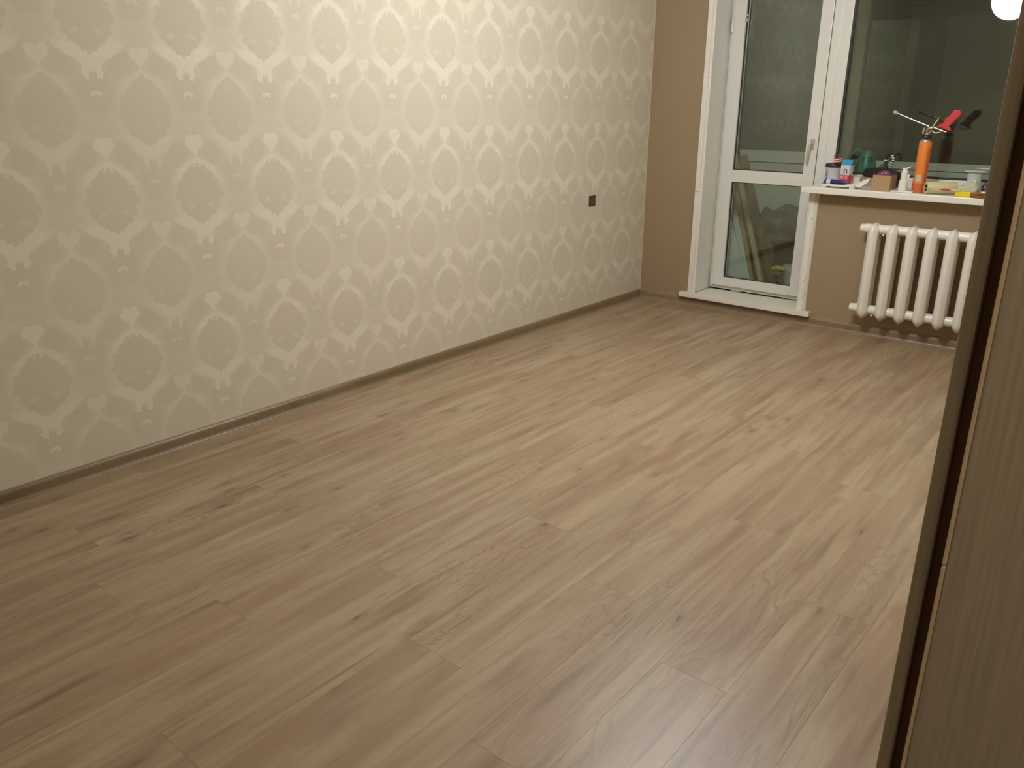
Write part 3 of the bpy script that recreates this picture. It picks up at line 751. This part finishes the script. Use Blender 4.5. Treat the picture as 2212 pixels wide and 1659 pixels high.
# nozzle dispenser on plate
dz = empty('nozzle_bottle', (1.766, -.062, ZS), 'white plastic nozzle bottle standing on a flat white plate', 'bottle')
MB().bbox(-.060, .066, -.030, .030, 0, .0075, .002).build('plate', WHT, dz)
MB().lathe([(.0001, .0078), (.0255, .0078), (.0250, .050), (.0225, .068), (.0195, .070), (.0190, .112), (.0145, .116), (.0130, .128), (.0001, .130)], n=24).build('body', WHT, dz)
MB().lathe([(.0120, .123), (.0120, .134), (.0001, .135)], n=16).build('cap', WHT, dz)
MB().tube([(-.014, 0, .131), (.0, 0, .130), (.020, 0, .140), (.032, 0, .147)], [.006, .007, .004, .002], 10).build('nozzle', WHT, dz)
MB().bbox(.018, .028, -.004, .004, .058, .100, .002).build('side_rib', WHT, dz)
sb = tag(MB().bbox(-.011, .011, -.010, .010, 0, .082, .002).build('white_stick', CANW, None, (1.808, .010, ZS)), 'small grey-white upright block between nozzle bottle and foam can', 'block')
# foam can with gun
ORG = plain('orange_print', srgb(224, 126, 42), .55, var=.06, scale=70, stretch=(1, 1, .5)); ORD = plain('orange_dark', srgb(200, 92, 46), .55, var=.08, scale=60)
GOLD = plain('brass_steel', srgb(196, 184, 148), .28, metal=1)
fc = empty('foam_can', (1.842, -.018, ZS), 'tall orange foam can standing upright on the sill', 'can')
MB().lathe([(.0001, 0), (.0335, 0), (.0345, .003), (.0345, .282), (.033, .288), (.0330, .291)], n=36).build('body', ORG, fc)
MB().lathe([(.0345, .2830), (.0350, .2885), (.0335, .292), (.028, .299), (.0001, .302)], n=36).build('rim', METAL, fc)
MB().lathe([(.0352, .002), (.0352, .050)], n=36).build('lower_band', ORD, fc)
mb = MB(); r = .0349
aa = [math.radians(-122 + 13 * t) for t in range(5)]
mb.add([(r * math.cos(q), r * math.sin(q), z) for z in (.062, .102) for q in aa], [(i, i + 1, i + 6, i + 5) for i in range(4)], True)
mb.build('label_patch', plain('grey_label', srgb(186, 178, 160), .5, var=.2, scale=160), fc)
mb = MB(); aa = [math.radians(-48 + 10 * t) for t in range(4)]
mb.add([(r * math.cos(q), r * math.sin(q), z) for z in (.06, .25) for q in aa], [(i, i + 1, i + 5, i + 4) for i in range(3)], True)
mb.build('side_print', ORD, fc)
gp = (1.842, -.018, ZS + .3025)
gun = empty('foam_gun', gp, 'metal foam gun with long barrel and red handle screwed on the orange can', 'foam gun')
def G(x, z, y=-.018): return (x - gp[0], y - gp[1], z - gp[2])
MB().lathe([(.0001, 0), (.026, 0), (.0275, .003), (.0275, .014), (.024, .018), (.0001, .018)], n=28).build('collar', BLACKP, gun)
MB().lathe([(.0001, .0182), (.020, .0182), (.022, .021), (.020, .025), (.011, .027), (.010, .040), (.0001, .041)], n=24).build('adapter_ring', GOLD, gun)
ba = MB().tube([G(1.650, 1.343), G(1.845, 1.268)], [.0052, .0056], 14).build('barrel', METAL, gun)
MB().tube([G(1.640, 1.340), G(1.645, 1.345), G(1.660, 1.3395), G(1.664, 1.338)], [.004, .010, .009, .006], 12).build('barrel_tip', plain('grey_tip', srgb(176, 172, 164), .5), gun)
MB().tube([G(1.838, 1.236), G(1.846, 1.256), G(1.866, 1.262)], [.012, .016, .013], 14).build('valve_body', plain('satin_alloy', srgb(150, 142, 128), .35, metal=.9), gun)
MB().tube([G(1.818, 1.230), G(1.822, 1.262)], [.008, .006], 10).build('inlet_pipe', METAL, gun)
MB().tube([G(1.852, 1.232), G(1.868, 1.268), G(1.880, 1.296)], [.009, .0085, .006], 10).build('adjusting_screw', METAL, gun)
MB().tube([G(1.880, 1.296), G(1.890, 1.318)], [.005, .002], 8).build('screw_tip', plain('yellow_tip', srgb(206, 168, 70), .5), gun)
MB().tube([G(1.872, 1.263), G(1.905, 1.252), G(1.940, 1.240)], [.0055, .005, .0045], 10).build('rear_rod', GOLD, gun)
MB().tube([G(1.865, 1.245), G(1.880, 1.234), G(1.900, 1.236), G(1.915, 1.246)], .0042, 8).build('trigger', GOLD, gun)
hb = bmesh.new()
poly = [(1.890, 1.268), (1.918, 1.262), (1.945, 1.250), (1.964, 1.246), (1.958, 1.262), (1.950, 1.270), (1.964, 1.288), (1.980, 1.308), (2.000, 1.330), (2.004, 1.346), (1.992, 1.358), (1.962, 1.358), (1.952, 1.340), (1.938, 1.322), (1.922, 1.316), (1.925, 1.300), (1.912, 1.284), (1.895, 1.278)]
mb = MB().prism([(a - gp[0], b - gp[2]) for a, b in poly], 'y', -.015, .015)
ho = mb.build('handle', RED, gun); bv = ho.modifiers.new('bevel', 'BEVEL'); bv.width = .004; bv.segments = 3; bv.limit_method = 'ANGLE'
# roll of masking film
MASK = plain('cream_film', srgb(206, 200, 150), .4, var=.06, scale=14, stretch=(1, 8, 8))
rl = empty('film_roll', (1.965, -.036, ZS + .0335), 'pale yellow roll of masking film lying on its side', 'roll', rz=math.radians(35))
MB().lathe([(.0205, -.083), (.0320, -.083), (.0335, -.081), (.0335, .081), (.0320, .083), (.0205, .083), (.0205, -.083)], axis='x', n=36).build('film', MASK, rl)
MB().lathe([(.0150, -.0832), (.0204, -.0832), (.0204, .0832), (.0150, .0832), (.0150, -.0832)], axis='x', n=28).build('core', plain('core_card', srgb(70, 50, 34), .85), rl)
# screwdriver lying in front of the roll
sd = empty('screwdriver', (1.990, -.122, ZS + .0345), 'thin screwdriver with red collar lying in front of the film roll', 'screwdriver', rz=math.radians(-2))
MB().tube([(-.092, 0, .001), (.092, 0, .001)], .0020, 8).build('shaft', METAL, sd)
MB().tube([(-.008, 0, 0), (.010, 0, 0), (.030, 0, 0), (.042, 0, 0)], [.0028, .0052, .0055, .0038], 12).build('collar', RED, sd)
# paintbrush
pb = empty('paintbrush', (2.105, -.098, ZS + .014), 'paintbrush with yellow grip and brown bristles at the right front of the sill', 'brush', rz=math.radians(-8))
YG = plain('yellow_plastic', srgb(232, 200, 20), .35, var=.04, scale=20); BRS = plain('bristle', srgb(160, 112, 44), .8, var=.35, scale=40, stretch=(.5, 12, 12), bmp=.6)
MB().bbox(-.045, .036, -.018, .018, -.0135, .0145, .004).build('grip', YG, pb)
mb = MB()
for i in range(9):
    for j in range(4):
        y0 = -.016 + i * .004; z0 = -.009 + j * .006; rn = random.random
        mb.tube([(.035, y0, z0), (.075, y0 * 1.2 + (rn() - .5) * .004, max(-.0115, z0 * 1.15)), (.112 + rn() * .014, y0 * 1.5 + (rn() - .5) * .01, max(-.0115, z0 * 1.2 + (rn() - .5) * .006))], [.0028, .0026, .0008], 5)
b_ = mb.build('bristles', BRS, pb); b_['kind'] = 'stuff'
# roll of clear tape leaning
tp = empty('tape_roll', (2.100, .008, ZS + .043), 'cream roll of tape propped at a slant against the glass jar', 'tape')
Mt = Matrix.Rotation(math.radians(-24), 3, 'Y') @ Matrix.Rotation(math.radians(22), 3, 'X')
MB().lathe([(.036, -.020), (.0445, -.020), (.0445, .022), (.036, .022), (.036, -.020)], n=40, M=Mt).build('tape', plain('cream_tape', srgb(226, 220, 190), .35), tp)
MB().lathe([(.0335, -.0202), (.0358, -.0202), (.0358, .0222), (.0335, .0222), (.0335, -.0202)], n=40, M=Mt).build('core', WHT, tp)
# glass-like jar with flat lid
jr = empty('spool', (2.098, .118, ZS), 'pale grey-white plastic spool with thin flat top flange behind the tape roll', 'spool')
SPG = plain('pale_grey_plastic', srgb(190, 196, 188), .3)
MB().lathe([(.0001, 0), (.050, 0), (.050, .003), (.0001, .0031)], n=30).build('base_flange', SPG, jr)
MB().lathe([(.034, .0033), (.037, .060), (.038, .122), (.0001, .1225)], n=30).build('drum', SPG, jr)
MB().lathe([(.0001, .1228), (.054, .1228), (.0545, .1245), (.054, .1262), (.0001, .1270)], n=30).build('top_flange', WHT, jr)
for a in (200, 250, 300, 340): MB().sphere((.036 * math.cos(math.radians(a)), .036 * math.sin(math.radians(a)), .1275), .004, 1, 1, .5, 8).build('stud', WHT, jr)
# small dark bottle by the jamb
db = empty('dark_bottle', (2.175, .060, ZS), 'small dark bottle beside the spool at the right end of the sill', 'bottle')
MB().lathe([(.0001, 0), (.020, 0), (.021, .003), (.021, .050), (.012, .062), (.010, .070), (.0001, .070)], n=20).build('body', plain('dark_violet', srgb(56, 40, 52), .3), db)
MB().lathe([(.0212, .012), (.0212, .022)], n=20).build('label', WHT, db)
MB().lathe([(.0115, .0702), (.0115, .086), (.0001, .087)], n=16).build('cap', BLACKP, db)
